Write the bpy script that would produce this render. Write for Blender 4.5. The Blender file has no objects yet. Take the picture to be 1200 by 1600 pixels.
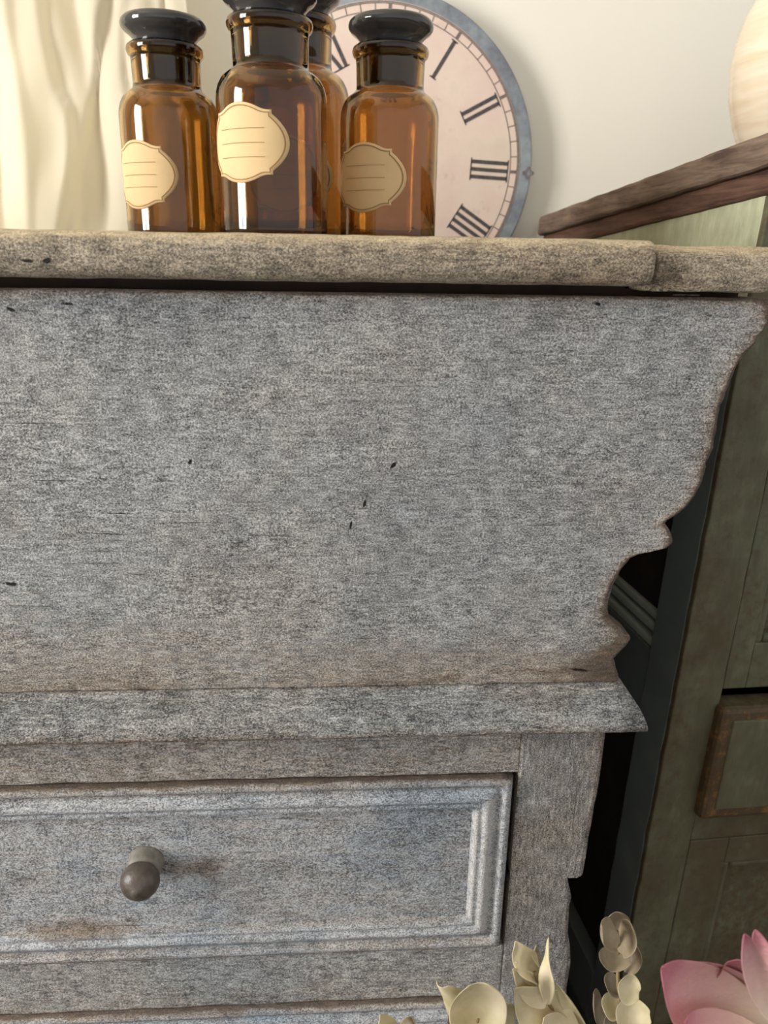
import bpy, bmesh, math, random
from mathutils import Vector, Matrix, noise, Euler

random.seed(7)
R = math.radians
scene = bpy.context.scene
COL = scene.collection

# ------------------------------------------------------------------ camera
F = 1200.0                                   # focal length in pixels of the 1200x1600 frame
YAW, PITCH, ROLL = R(3.7), R(18.4), R(0.96)
CAM = Vector((0.0, -0.55, 0.98))
fwd = Vector((math.sin(YAW) * math.cos(PITCH), math.cos(YAW) * math.cos(PITCH), -math.sin(PITCH)))
r0 = Vector((math.cos(YAW), -math.sin(YAW), 0))
u0 = r0.cross(fwd)
rgt = r0 * math.cos(ROLL) + u0 * math.sin(ROLL)
upv = rgt.cross(fwd)
cd = bpy.data.cameras.new('camera')
cam = bpy.data.objects.new('camera', cd)
COL.objects.link(cam)
cd.sensor_fit = 'HORIZONTAL'
cd.sensor_width = 36.0
cd.lens = 36.0
cd.clip_start = 0.01
cam.matrix_world = Matrix(((rgt.x, upv.x, -fwd.x, CAM.x), (rgt.y, upv.y, -fwd.y, CAM.y),
                           (rgt.z, upv.z, -fwd.z, CAM.z), (0, 0, 0, 1)))
cd.dof.use_dof = True
cd.dof.focus_distance = 0.62
cd.dof.aperture_fstop = 11.0
scene.camera = cam

def U(x, y, Y):
    """point of the place seen at photo pixel (x, y), on the vertical plane y = Y"""
    d = fwd + rgt * ((x - 600) / F) + upv * ((800 - y) / F)
    return CAM + d * ((Y - CAM.y) / d.y)

# ------------------------------------------------------------------ world and lights
w = bpy.data.worlds.new('world')
scene.world = w
w.use_nodes = True
bgn = w.node_tree.nodes['Background']
bgn.inputs[0].default_value = (0.93, 0.96, 1.0, 1)
bgn.inputs[1].default_value = 0.66

def area(name, loc, rot, sx, sy, power, color):
    l = bpy.data.lights.new(name, 'AREA')
    l.shape = 'RECTANGLE'; l.size = sx; l.size_y = sy; l.energy = power; l.color = color
    o = bpy.data.objects.new(name, l); COL.objects.link(o)
    o.location = loc; o.rotation_euler = rot
    return o
area('window_daylight', (-2.03, -0.72, 1.25), (0, R(-90), 0), 1.36, 0.76, 58, (1.0, 0.985, 0.96))

area('curtain_window_daylight', (-0.68, 0.75, 1.45), (R(-90), 0, 0), 0.62, 1.28, 3.6, (1.0, 0.99, 0.98))

vs = scene.view_settings
vs.view_transform = 'Standard'
vs.look = 'None'
vs.exposure = 0.50
scene.cycles.sample_clamp_indirect = 40.0
vs.gamma = 1.0
vs.use_curve_mapping = False

# ------------------------------------------------------------------ materials
class NT:
    def __init__(s, name):
        s.m = bpy.data.materials.new(name); s.m.use_nodes = True
        s.t = s.m.node_tree; s.b = s.t.nodes['Principled BSDF']
    def n(s, kind, **kw):
        nd = s.t.nodes.new(kind)
        for k, v in kw.items():
            if k.startswith('i_'):
                key = k[2:]
                nd.inputs[int(key) if key.isdigit() else key.replace('_', ' ')].default_value = v
            else:
                setattr(nd, k, v)
        return nd
    def l(s, a, b):
        s.t.links.new(a, b)
    def pos(s, obj=False, scale=(1, 1, 1), loc=(0, 0, 0)):
        src = s.n('ShaderNodeTexCoord').outputs['Object'] if obj else s.n('ShaderNodeNewGeometry').outputs['Position']
        mp = s.n('ShaderNodeMapping'); mp.inputs['Scale'].default_value = scale; mp.inputs['Location'].default_value = loc
        s.l(src, mp.inputs['Vector'])
        return mp.outputs[0]
    def noise(s, vec, scale, detail=3, rough=0.6, dist=0.0):
        nd = s.n('ShaderNodeTexNoise'); nd.inputs['Scale'].default_value = scale
        nd.inputs['Detail'].default_value = detail; nd.inputs['Roughness'].default_value = rough
        nd.inputs['Distortion'].default_value = dist
        s.l(vec, nd.inputs['Vector'])
        return nd.outputs['Fac']
    def ramp(s, fac, stops, interp='LINEAR'):
        nd = s.n('ShaderNodeValToRGB'); cr = nd.color_ramp; cr.interpolation = interp
        while len(cr.elements) < len(stops): cr.elements.new(0.5)
        for e, (p, c) in zip(cr.elements, stops):
            e.position = p
            e.color = (c, c, c, 1) if isinstance(c, (int, float)) else (*c, 1)
        s.l(fac, nd.inputs[0])
        return nd.outputs[0]
    def mix(s, fac, a, b, mode='MIX'):
        nd = s.n('ShaderNodeMix'); nd.data_type = 'RGBA'; nd.blend_type = mode
        for i, v in ((0, fac), (6, a), (7, b)):
            if hasattr(v, 'is_linked'): s.l(v, nd.inputs[i])
            elif isinstance(v, (int, float)): nd.inputs[i].default_value = v if i == 0 else (v, v, v, 1)
            else: nd.inputs[i].default_value = (*v, 1)
        return nd.outputs[2]
    def math(s, op, a, b=None, clamp=False):
        nd = s.n('ShaderNodeMath', operation=op); nd.use_clamp = clamp
        for i, v in enumerate((a, b)):
            if v is None: continue
            if hasattr(v, 'is_linked'): s.l(v, nd.inputs[i])
            else: nd.inputs[i].default_value = v
        return nd.outputs[0]
    def bump(s, h, strength=0.4, dist=0.001):
        nd = s.n('ShaderNodeBump'); nd.inputs['Strength'].default_value = strength; nd.inputs['Distance'].default_value = dist
        s.l(h, nd.inputs['Height']); s.l(nd.outputs[0], s.b.inputs['Normal'])
    def col(s, c):
        if hasattr(c, 'is_linked'): s.l(c, s.b.inputs['Base Color'])
        else: s.b.inputs['Base Color'].default_value = (*c, 1)
    def set(s, **kw):
        for k, v in kw.items(): s.b.inputs[k.replace('_', ' ')].default_value = v
        return s.m

def srgb(r, g, b):
    f = lambda c: (c / 255 / 12.92) if c / 255 <= 0.04045 else ((c / 255 + 0.055) / 1.055) ** 2.4
    return (f(r), f(g), f(b))

def old_paint(name, grain='x', dark=(58, 58, 59), light=(199, 197, 193), brown=0.5, blue=0.5, marks=(), bias=0.0, lit_edge=None, stains_shadows=(), fine=.68):
    """speckled, rubbed grey paint over brown wood"""
    k = NT(name)
    p = k.pos()
    st = {'x': (0.22, 1, 1), 'z': (1, 1, 0.22)}[grain]
    ps = k.pos(scale=st)
    n1 = k.noise(k.pos(scale=(0.75, 1, 1) if grain == 'x' else (1, 1, .75)), 860, 2.0, 0.8)  # fine speckle
    n2 = k.noise(ps, 330, 3, 0.7)             # grain streaks
    n3 = k.noise(p, 60, 4, 0.65)              # blotches of a centimetre
    n4 = k.noise(p, 9, 3, 0.6)                # large clouds
    a = k.math('ADD', k.math('MULTIPLY', n1, fine), k.math('MULTIPLY', n2, 1 - fine))
    a = k.math('ADD', a, k.math('MULTIPLY', k.math('SUBTRACT', n3, 0.5), 0.20))
    a = k.math('ADD', a, k.math('MULTIPLY', k.math('SUBTRACT', n4, 0.5), 0.10))
    a = k.math('ADD', a, bias)
    D, L = srgb(*dark), srgb(*light)
    mid = tuple((x + y) * 0.42 for x, y in zip(D, L))
    c = k.ramp(a, [(0.36, D), (0.50, mid), (0.63, L)])
    # blue bloom and warm, brown rubbed patches
    nb = k.noise(k.pos(loc=(3.1, 0, 1.7)), 5.5, 3, 0.6)
    c = k.mix(k.math('MULTIPLY', k.ramp(nb, [(0.47, 0.0), (0.66, 1.0)]), blue), c, (0.74, 0.84, 0.94), 'MULTIPLY')
    nw = k.noise(k.pos(loc=(7.7, 0, 4.2), scale=(0.6, 1, 1)), 8, 4, 0.65)
    fac = k.math('MULTIPLY', k.ramp(nw, [(0.48, 0.0), (0.72, 1.0)]), brown)
    at = k.n('ShaderNodeAttribute', attribute_name='wear')
    wn = k.math('ADD', k.math('MULTIPLY', k.math('SUBTRACT', k.noise(ps, 130, 4, 0.7), 0.5), 1.1), at.outputs['Fac'])
    wear = k.math('MULTIPLY', k.ramp(wn, [(0.25, 0.0), (0.85, 1.0)]), 0.9)
    fac = k.math('MAXIMUM', fac, wear)
    tint = k.mix(1.0, c, (0.88, 0.72, 0.58), 'MULTIPLY')
    c = k.mix(fac, c, tint)
    bare = k.ramp(k.noise(ps, 260, 4, 0.7), [(0.3, srgb(44, 34, 27)), (0.6, srgb(86, 69, 55)), (0.8, srgb(140, 122, 102))])
    c = k.mix(k.math('MULTIPLY', k.ramp(wn, [(0.75, 0.0), (1.15, 1.0)]), 0.8), c, bare)
    if lit_edge:                                   # pale beige edge: light from above put into the colour
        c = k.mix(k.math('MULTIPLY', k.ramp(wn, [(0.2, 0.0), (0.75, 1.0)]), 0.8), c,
                  k.ramp(a, [(0.34, srgb(*[int(q * .62) for q in lit_edge])), (0.62, srgb(*lit_edge))]))
    ck = k.n('ShaderNodeAttribute', attribute_name='whitish')  # whitish tone, strongest on the drawer's right-hand moulding
    ckn = k.math('ADD', k.math('MULTIPLY', k.math('SUBTRACT', k.noise(ps, 170, 4, 0.7), 0.5), 1.6), ck.outputs['Fac'])
    c = k.mix(k.math('MULTIPLY', k.ramp(ckn, [(0.3, 0.0), (0.7, 1.0)]), 0.75), c, k.ramp(n1, [(0.3, srgb(140, 138, 136)), (0.6, srgb(214, 211, 207))]))
    # olive and brown flecks
    vor = k.n('ShaderNodeTexVoronoi'); vor.inputs['Scale'].default_value = 80; vor.inputs['Randomness'].default_value = 1
    k.l(k.pos(scale=(1, 0.01, 1)), vor.inputs['Vector'])
    sp = k.ramp(k.math('ADD', vor.outputs['Distance'], k.math('MULTIPLY', k.math('SUBTRACT', n2, 0.5), 0.12)), [(0.06, 1.0), (0.15, 0.0)])
    pick = k.ramp(k.noise(p, 14, 1), [(0.46, 0.0), (0.58, 1.0)])
    c = k.mix(k.math('MULTIPLY', k.math('MULTIPLY', sp, pick), 0.7), c, srgb(70, 60, 46))
    # hairline scratches along the grain
    sc_ = {'x': (9, 1, 260), 'z': (260, 1, 9)}[grain]
    hl = k.ramp(k.noise(k.pos(scale=sc_), 1.0, 2, 0.5), [(0.66, 0.0), (0.72, 1.0)])
    c = k.mix(k.math('MULTIPLY', hl, 0.45), c, srgb(58, 54, 50))
    h = k.math('ADD', n1, k.math('MULTIPLY', n2, 0.8))
    h = k.math('SUBTRACT', h, k.math('MULTIPLY', hl, 0.5))
    nd_ = k.noise(p, 190, 3, 0.7)
    for (mx, mz, rx, rz) in stains_shadows:           # brown stains, and a cast shadow put into the colour
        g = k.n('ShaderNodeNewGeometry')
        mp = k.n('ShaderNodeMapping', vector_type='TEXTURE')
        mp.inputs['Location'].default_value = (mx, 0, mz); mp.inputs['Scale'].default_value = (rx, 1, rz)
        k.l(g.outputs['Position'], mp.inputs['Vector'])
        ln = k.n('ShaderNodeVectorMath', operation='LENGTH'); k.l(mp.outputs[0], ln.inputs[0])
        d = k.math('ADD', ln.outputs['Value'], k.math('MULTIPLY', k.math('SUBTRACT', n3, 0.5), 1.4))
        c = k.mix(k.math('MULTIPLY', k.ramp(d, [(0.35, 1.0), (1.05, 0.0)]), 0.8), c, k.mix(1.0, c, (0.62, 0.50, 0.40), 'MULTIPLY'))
    for (mx, mz, rx, rz, ang) in marks:       # knocks and nail holes in the board
        g = k.n('ShaderNodeNewGeometry')
        mp = k.n('ShaderNodeMapping', vector_type='TEXTURE')
        mp.inputs['Location'].default_value = (mx, 0, mz)
        mp.inputs['Rotation'].default_value = (0, ang, 0)
        mp.inputs['Scale'].default_value = (rx, 1, rz)
        k.l(g.outputs['Position'], mp.inputs['Vector'])
        ln = k.n('ShaderNodeVectorMath', operation='LENGTH'); k.l(mp.outputs[0], ln.inputs[0])
        d = k.math('ADD', ln.outputs['Value'], k.math('MULTIPLY', k.math('SUBTRACT', nd_, 0.5), 1.8))
        mk = k.ramp(d, [(0.62, 1.0), (1.0, 0.0)])
        c = k.mix(mk, c, srgb(22, 18, 16))
        h = k.math('SUBTRACT', h, k.math('MULTIPLY', mk, 2.5))
    k.col(c)
    k.bump(h, 0.55, 0.0012)
    return k.set(Roughness=0.72, Specular_IOR_Level=0.3)

def plain(name, c, rough=0.6, spec=0.4, metal=0.0, bump=None, vary=None):
    k = NT(name)
    if vary:
        scale, amt = vary
        n = k.noise(k.pos(obj=True), scale, 4, 0.65)
        k.col(k.mix(k.ramp(n, [(0.3, 0.0), (0.7, 1.0)]), tuple(x * (1 - amt) for x in c), tuple(min(1, x * (1 + amt)) for x in c)))
    else:
        k.col(c)
    if bump:
        k.bump(k.noise(k.pos(obj=True), bump[0], 3), bump[1], bump[2])
    return k.set(Roughness=rough, Specular_IOR_Level=spec, Metallic=metal)

def green_paint(name, front=True):
    k = NT(name)
    p = k.pos(obj=True)
    n = k.noise(k.pos(obj=True, scale=(1, 1, 0.35)), 70, 4, 0.65)
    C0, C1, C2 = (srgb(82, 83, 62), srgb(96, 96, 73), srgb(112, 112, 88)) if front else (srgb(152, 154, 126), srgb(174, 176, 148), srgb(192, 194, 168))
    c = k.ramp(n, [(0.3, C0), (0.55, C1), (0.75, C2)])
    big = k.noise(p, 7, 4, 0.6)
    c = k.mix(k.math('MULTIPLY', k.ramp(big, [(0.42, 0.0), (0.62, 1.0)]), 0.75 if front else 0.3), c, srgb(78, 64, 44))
    at = k.n('ShaderNodeAttribute', attribute_name='wear')
    wn = k.math('ADD', k.math('MULTIPLY', k.math('SUBTRACT', k.noise(p, 90, 4, 0.7), 0.5), 1.2), at.outputs['Fac'])
    c = k.mix(k.math('MULTIPLY', k.ramp(wn, [(0.35, 0.0), (0.75, 1.0)]), 0.75), c, srgb(76, 52, 34))
    c = k.mix(k.math('MULTIPLY', k.ramp(wn, [(0.85, 0.0), (1.0, 1.0)]), 0.7), c, srgb(128, 92, 46))
    k.col(c)
    k.bump(n, 0.35, 0.001)
    return k.set(Roughness=0.62, Specular_IOR_Level=0.3)

def brown_wood(name, c0, c1, axis=(1, 0.08, 1)):
    k = NT(name)
    n = k.noise(k.pos(obj=True, scale=axis), 130, 5, 0.65, 0.4)
    n2 = k.noise(k.pos(obj=True), 14, 3)
    f = k.math('ADD', k.math('MULTIPLY', n, 0.8), k.math('MULTIPLY', n2, 0.25))
    k.col(k.ramp(f, [(0.38, c0), (0.68, c1)]))
    k.bump(n, 0.6, 0.0015)
    return k.set(Roughness=0.7, Specular_IOR_Level=0.3)

WP = [(88, 751, .0160, .00036, R(1)), (180, 802, .0125, .0004, R(2)), (290, 817, .026, .0003, R(0)), (165, 834, .0150, .00036, R(3)), (45, 661, .022, .0003, R(0)),
      (50, 947, .021, .0003, R(1)), (615, 727, .0042, .0016, R(-50)), (570, 787, .0038, .0012, R(-75)), (297, 722, .0030, .0016, R(-60)),
      (548, 822, .0040, .0009, R(-80)), (18, 913, .0060, .0016, R(10)), (906, 1047, .0085, .0014, R(8)),
      (108, 475, .0048, .0011, R(5)), (18, 484, .0036, .0013, R(20)), (935, 475, .0026, .0013, R(10))]
M = {}
M['panel'] = old_paint('rubbed_grey_paint_on_bin', 'x', blue=0.5, brown=0.35,
                       marks=[(U(x, y, 0).x, U(x, y, 0).z, a, b, t) for x, y, a, b, t in WP])
M['paint_x'] = old_paint('rubbed_grey_paint_along_rails', 'x', blue=0.6, brown=0.4, bias=.005)
M['paint_mould'] = old_paint('rubbed_grey_paint_on_moulding', 'x', blue=0.7, brown=0.6, bias=-.045)
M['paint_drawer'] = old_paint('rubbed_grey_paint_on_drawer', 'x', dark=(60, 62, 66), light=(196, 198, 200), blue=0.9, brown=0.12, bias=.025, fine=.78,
                              stains_shadows=[(U(305, 1357, .004).x, U(305, 1357, .004).z, .040, .011), (U(120, 1450, .004).x, U(120, 1450, .004).z, .07, .012)])  # first patch paints the knob's cast shadow into the drawer's colour
M['paint_z'] = old_paint('rubbed_grey_paint_along_stiles', 'z', blue=0.3, brown=0.75, bias=-0.02)
M['top'] = old_paint('worn_beige_lit_edge_paint', 'x', dark=(66, 59, 51), light=(192, 177, 154), blue=0.15, brown=0.6, bias=0.0, lit_edge=(226, 206, 172),
                     marks=[(U(x, y, -.03).x, U(x, y, -.03).z, a, b, t) for x, y, a, b, t in ((42, 408, .0048, .0011, R(4)), (74, 408, .0030, .0015, R(-8)))])
M['knob'] = plain('dark_rubbed_knob', srgb(84, 74, 66), 0.42, 0.5, 0.0, (300, 0.4, 0.001), (60, 0.45))
M['collar'] = plain('pale_rubbed_collar', srgb(122, 117, 107), 0.6, 0.4, 0.0, (300, 0.4, 0.001), (80, 0.35))
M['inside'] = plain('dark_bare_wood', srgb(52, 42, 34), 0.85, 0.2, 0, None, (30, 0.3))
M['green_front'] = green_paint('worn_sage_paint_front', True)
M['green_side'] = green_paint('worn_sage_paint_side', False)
M['shaded_side'] = plain('shaded_sage_paint', srgb(104, 110, 104), 0.6, 0.35, 0, (120, 0.3, 0.001), (18, 0.12))  # the side's sage paint with shade put into its colour
M['grey_green'] = plain('grey_green_paint_bead', srgb(176, 180, 166), 0.6, 0.35, 0, (120, 0.3, 0.001), (18, 0.12))
M['brown_top'] = brown_wood('dark_brown_top_wood', srgb(72, 57, 48), srgb(138, 118, 102))
M['brown_low'] = brown_wood('dark_red_brown_wood', srgb(58, 39, 32), srgb(112, 82, 66))
M['paper'] = plain('cream_label_paper', srgb(216, 186, 140), 0.75, 0.2, 0, None, (40, 0.05))
M['ink'] = plain('brown_label_ink', srgb(158, 122, 82), 0.8, 0.1)
M['numeral_ink'] = plain('charcoal_clock_print', srgb(88, 82, 82), 0.8, 0.1, 0, None, (220, 0.35))
M['clock_line'] = plain('grey_brown_clock_print', srgb(124, 112, 106), 0.8, 0.1, 0, None, (160, 0.3))
M['ceramic'] = None
M['leaf'] = None

k = NT('amber_glass'); k.col((0.52, 0.335, 0.135)); M['amber'] = k.set(Transmission_Weight=1.0, Roughness=0.0, IOR=1.5)
k = NT('black_amber_stopper'); k.col((0.040, 0.038, 0.038)); M['stopper'] = k.set(Roughness=0.08, Specular_IOR_Level=0.6, IOR=1.5)

k = NT('glazed_cream_ceramic')
cz = k.noise(k.pos(obj=True, scale=(0.4, 0.4, 3.5)), 22, 3)
k.col(k.ramp(cz, [(0.35, srgb(222, 202, 172)), (0.65, srgb(234, 222, 200))])); M['ceramic'] = k.set(Roughness=0.18, Specular_IOR_Level=0.5)

k = NT('pink_beige_clock_print')
n = k.noise(k.pos(obj=True), 9, 5, 0.65); n2 = k.noise(k.pos(obj=True), 45, 5, 0.7)
c = k.ramp(n, [(0.35, srgb(222, 196, 184)), (0.6, srgb(228, 208, 192)), (0.8, srgb(214, 198, 176))])
c = k.mix(k.math('MULTIPLY', k.ramp(n2, [(0.60, 0.0), (0.75, 1.0)]), 0.35), c, srgb(160, 140, 128)); k.col(c)
M['clock_face'] = k.set(Roughness=0.8, Specular_IOR_Level=0.15)
k = NT('blue_grey_clock_border')
n = k.noise(k.pos(obj=True), 16, 5, 0.7)
k.col(k.ramp(n, [(0.3, srgb(104, 100, 112)), (0.48, srgb(132, 138, 144)), (0.75, srgb(170, 178, 180))]))
M['clock_rim'] = k.set(Roughness=0.8, Specular_IOR_Level=0.15)

k = NT('cream_wall_paint'); n = k.noise(k.pos(obj=True), 240, 2)
k.col(srgb(240, 234, 220)); k.bump(n, 0.08, 0.001); M['wall'] = k.set(Roughness=0.9, Specular_IOR_Level=0.1)
M['floor'] = brown_wood('dark_floor_boards', srgb(46, 36, 28), srgb(92, 72, 54), (1, 0.06, 1))
M['white_frame'] = plain('white_window_paint', srgb(232, 230, 224), 0.5, 0.4)

k = NT('cream_sheer_cloth')
n = k.noise(k.pos(obj=True, scale=(1, 1, 0.2)), 900, 2)
k.col(srgb(236, 229, 212))
tr = k.n('ShaderNodeBsdfTranslucent'); tr.inputs[0].default_value = (*srgb(244, 236, 214), 1)
ms = k.n('ShaderNodeMixShader'); ms.inputs[0].default_value = 0.45
k.l(k.b.outputs[0], ms.inputs[1]); k.l(tr.outputs[0], ms.inputs[2])
k.l(ms.outputs[0], k.t.nodes['Material Output'].inputs[0])
k.bump(n, 0.1, 0.0005); M['curtain'] = k.set(Roughness=0.95, Specular_IOR_Level=0.05)

def leaf_mat(name, c0, c1, c2, trans=0.2):
    k = NT(name)
    n = k.noise(k.pos(obj=True), 38, 4, 0.6)
    c = k.ramp(n, [(0.3, c0), (0.5, c1), (0.72, c2)])
    k.col(c)
    tr = k.n('ShaderNodeBsdfTranslucent'); k.l(c, tr.inputs[0])
    ms = k.n('ShaderNodeMixShader'); ms.inputs[0].default_value = trans
    k.l(k.b.outputs[0], ms.inputs[1]); k.l(tr.outputs[0], ms.inputs[2])
    k.l(ms.outputs[0], k.t.nodes['Material Output'].inputs[0])
    k.bump(k.noise(k.pos(obj=True), 160, 3), 0.3, 0.0006)
    return k.set(Roughness=0.65, Specular_IOR_Level=0.3)
M['leaf'] = leaf_mat('dried_pale_leaf', srgb(192, 182, 142), srgb(216, 204, 166), srgb(230, 216, 188))
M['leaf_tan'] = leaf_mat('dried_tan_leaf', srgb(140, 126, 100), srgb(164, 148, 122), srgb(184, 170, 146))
M['stem'] = plain('dried_stem', srgb(150, 132, 96), 0.8, 0.2)
k = NT('pink_petal')
n = k.noise(k.pos(obj=True, scale=(1, 1, 1)), 26, 4, 0.6)
at = k.n('ShaderNodeAttribute', attribute_name='along')
c = k.ramp(k.math('ADD', at.outputs['Fac'], k.math('MULTIPLY', k.math('SUBTRACT', n, 0.5), 0.5)),
           [(0.1, srgb(226, 206, 184)), (0.42, srgb(218, 178, 170)), (0.76, srgb(206, 150, 154)), (1.0, srgb(188, 114, 128))])
k.col(c)
tr = k.n('ShaderNodeBsdfTranslucent'); k.l(c, tr.inputs[0])
ms = k.n('ShaderNodeMixShader'); ms.inputs[0].default_value = 0.12
k.l(k.b.outputs[0], ms.inputs[1]); k.l(tr.outputs[0], ms.inputs[2]); k.l(ms.outputs[0], k.t.nodes['Material Output'].inputs[0])
k.bump(k.noise(k.pos(obj=True, scale=(1, 1, 2.2)), 110, 4), 0.6, 0.002)
M['petal'] = k.set(Roughness=0.7, Specular_IOR_Level=0.2)
M['pot'] = plain('dull_grey_stoneware', srgb(128, 122, 112), 0.7, 0.3, 0, None, (20, 0.15))

# ------------------------------------------------------------------ mesh helpers
def mesh(name, verts, faces, mat, parent=None, smooth=False, attr=None, loc=None):
    me = bpy.data.meshes.new(name)
    me.from_pydata([tuple(v) for v in verts], [], faces)
    bm = bmesh.new(); bm.from_mesh(me)
    bmesh.ops.recalc_face_normals(bm, faces=bm.faces); bm.to_mesh(me); bm.free()
    me.materials.append(M[mat] if isinstance(mat, str) else mat)
    if smooth:
        for p in me.polygons: p.use_smooth = True
    if attr:
        for an, vals in attr.items():
            a = me.attributes.new(an, 'FLOAT', 'POINT')
            for i, v in enumerate(vals): a.data[i].value = v
    o = bpy.data.objects.new(name, me); COL.objects.link(o)
    if parent is not None: o.parent = parent
    if loc is not None: o.location = loc
    return o

def empty(name, loc=(0, 0, 0), rot=(0, 0, 0)):
    o = bpy.data.objects.new(name, None); COL.objects.link(o)
    o.empty_display_size = 0.05; o.location = loc; o.rotation_euler = rot
    return o

def tag(o, label=None, cat=None, group=None, kind=None):
    if label: o['label'] = label
    if cat: o['category'] = cat
    if group: o['group'] = group
    if kind: o['kind'] = kind
    return o

def bevel(o, wdt=0.002, seg=2):
    m = o.modifiers.new('bevel', 'BEVEL'); m.width = wdt; m.segments = seg; m.limit_method = 'ANGLE'; m.angle_limit = R(35)
    return o

def box(name, a, b, mat, parent=None, bev=0.0015, sub=None, jit=0.0, wear=None, off=Vector((0, 0, 0))):
    """board between corners a and b, subdivided so that worn edges can wander"""
    a = Vector(a); b = Vector(b)
    bm = bmesh.new(); bmesh.ops.create_cube(bm, size=1.0)
    for v in bm.verts:
        v.co = Vector(((v.co.x + .5) * (b.x - a.x) + a.x, (v.co.y + .5) * (b.y - a.y) + a.y, (v.co.z + .5) * (b.z - a.z) + a.z))
    if bev:
        bmesh.ops.bevel(bm, geom=list(bm.edges), offset=bev, segments=2, profile=0.5, affect='EDGES')
    if sub:
        axis, n = sub
        for i in range(1, n):
            co = [0, 0, 0]; no = [0, 0, 0]
            co[axis] = a[axis] + (b[axis] - a[axis]) * i / n; no[axis] = 1
            bmesh.ops.bisect_plane(bm, geom=list(bm.verts) + list(bm.edges) + list(bm.faces), plane_co=co, plane_no=no)
    if jit:
        for v in bm.verts:
            q = v.co * 38
            v.co += Vector((noise.noise(q), noise.noise(q + Vector((9, 1, 4))), noise.noise(q + Vector((3, 7, 8))))) * jit
    vals = None
    me = bpy.data.meshes.new(name); bm.to_mesh(me); bm.free()
    if wear:
        at_ = me.attributes.new('wear', 'FLOAT', 'POINT')
        for i, v in enumerate(me.vertices): at_.data[i].value = wear(v.co)
    for v in me.vertices: v.co -= off
    me.materials.append(M[mat])
    for p in me.polygons: p.use_smooth = False
    o = bpy.data.objects.new(name, me); COL.objects.link(o)
    if parent is not None: o.parent = parent
    return o

def lathe(name, prof, mat, parent=None, n=48, smooth=True, axis='z', loc=None):
    vs_, fs = [], []
    m = len(prof)
    for (r, z) in prof:
        for j in range(n):
            a = 2 * math.pi * j / n
            p = (r * math.cos(a), r * math.sin(a), z)
            vs_.append(p if axis == 'z' else (p[0], -p[2], p[1]))
    for i in range(m - 1):
        for j in range(n):
            fs.append((i * n + j, i * n + (j + 1) % n, (i + 1) * n + (j + 1) % n, (i + 1) * n + j))
    me_o = mesh(name, vs_, fs, mat, parent, smooth, loc=loc)
    bm = bmesh.new(); bm.from_mesh(me_o.data)
    bmesh.ops.remove_doubles(bm, verts=bm.verts, dist=1e-6)
    bmesh.ops.recalc_face_normals(bm, faces=bm.faces)
    bm.to_mesh(me_o.data); bm.free()
    if smooth:
        for p in me_o.data.polygons: p.use_smooth = True
    return me_o

def tube(name, pts, r, mat, parent=None, n=8):
    vs_, fs = [], []
    pts = [Vector(p) for p in pts]
    for i, p in enumerate(pts):
        t = (pts[min(i + 1, len(pts) - 1)] - pts[max(i - 1, 0)]).normalized()
        s = t.cross(Vector((0.3, 1, 0.1))).normalized(); u = s.cross(t)
        for j in range(n):
            a = 2 * math.pi * j / n
            vs_.append(p + (s * math.cos(a) + u * math.sin(a)) * r)
    for i in range(len(pts) - 1):
        for j in range(n):
            fs.append((i * n + j, i * n + (j + 1) % n, (i + 1) * n + (j + 1) % n, (i + 1) * n + j))
    fs.append(tuple(range(n))); fs.append(tuple(range((len(pts) - 1) * n, len(pts) * n)))
    return mesh(name, vs_, fs, mat, parent, True)

def nz(x, y=0.0, z=0.0):
    return noise.noise(Vector((x, y, z)))

# ------------------------------------------------------------------ the room
WALL_Y = 0.66
def shell(name, a, b, mat):
    o = box(name, a, b, mat, None, 0); o['kind'] = 'structure'; return o
shell('floor', (-2.0, -3.2, -0.06), (2.4, WALL_Y, 0.0), 'floor')
BX0, BX1, BZ0, BZ1 = -1.00, -0.36, 0.80, 2.10       # window behind the curtain
wb = empty('wall_back'); wb['kind'] = 'structure'
for a, b in (((-2.1, WALL_Y, -0.06), (BX0, WALL_Y + 0.1, 2.6)), ((BX1, WALL_Y, -0.06), (2.4, WALL_Y + 0.1, 2.6)),
             ((BX0, WALL_Y, -0.06), (BX1, WALL_Y + 0.1, BZ0)), ((BX0, WALL_Y, BZ1), (BX1, WALL_Y + 0.1, 2.6))):
    box('wall_section', a, b, 'wall', wb, 0)
w2 = empty('window_2', ((BX0 + BX1) / 2, WALL_Y, BZ0)); w2['kind'] = 'structure'
for a, b in (((BX0, .68, BZ0), (BX0 + .04, .72, BZ1)), ((BX1 - .04, .68, BZ0), (BX1, .72, BZ1)), ((BX0 + .04, .68, BZ0), (BX1 - .04, .72, BZ0 + .04)),
             ((BX0 + .04, .68, BZ1 - .04), (BX1 - .04, .72, BZ1)), ((-.695, .69, BZ0 + .04), (-.665, .71, BZ1 - .04))):
    box('window_frame', a, b, 'white_frame', w2, 0.002, off=w2.location)
shell('ceiling', (-2.1, -3.2, 2.6), (2.4, WALL_Y + 0.1, 2.7), 'wall')
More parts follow.
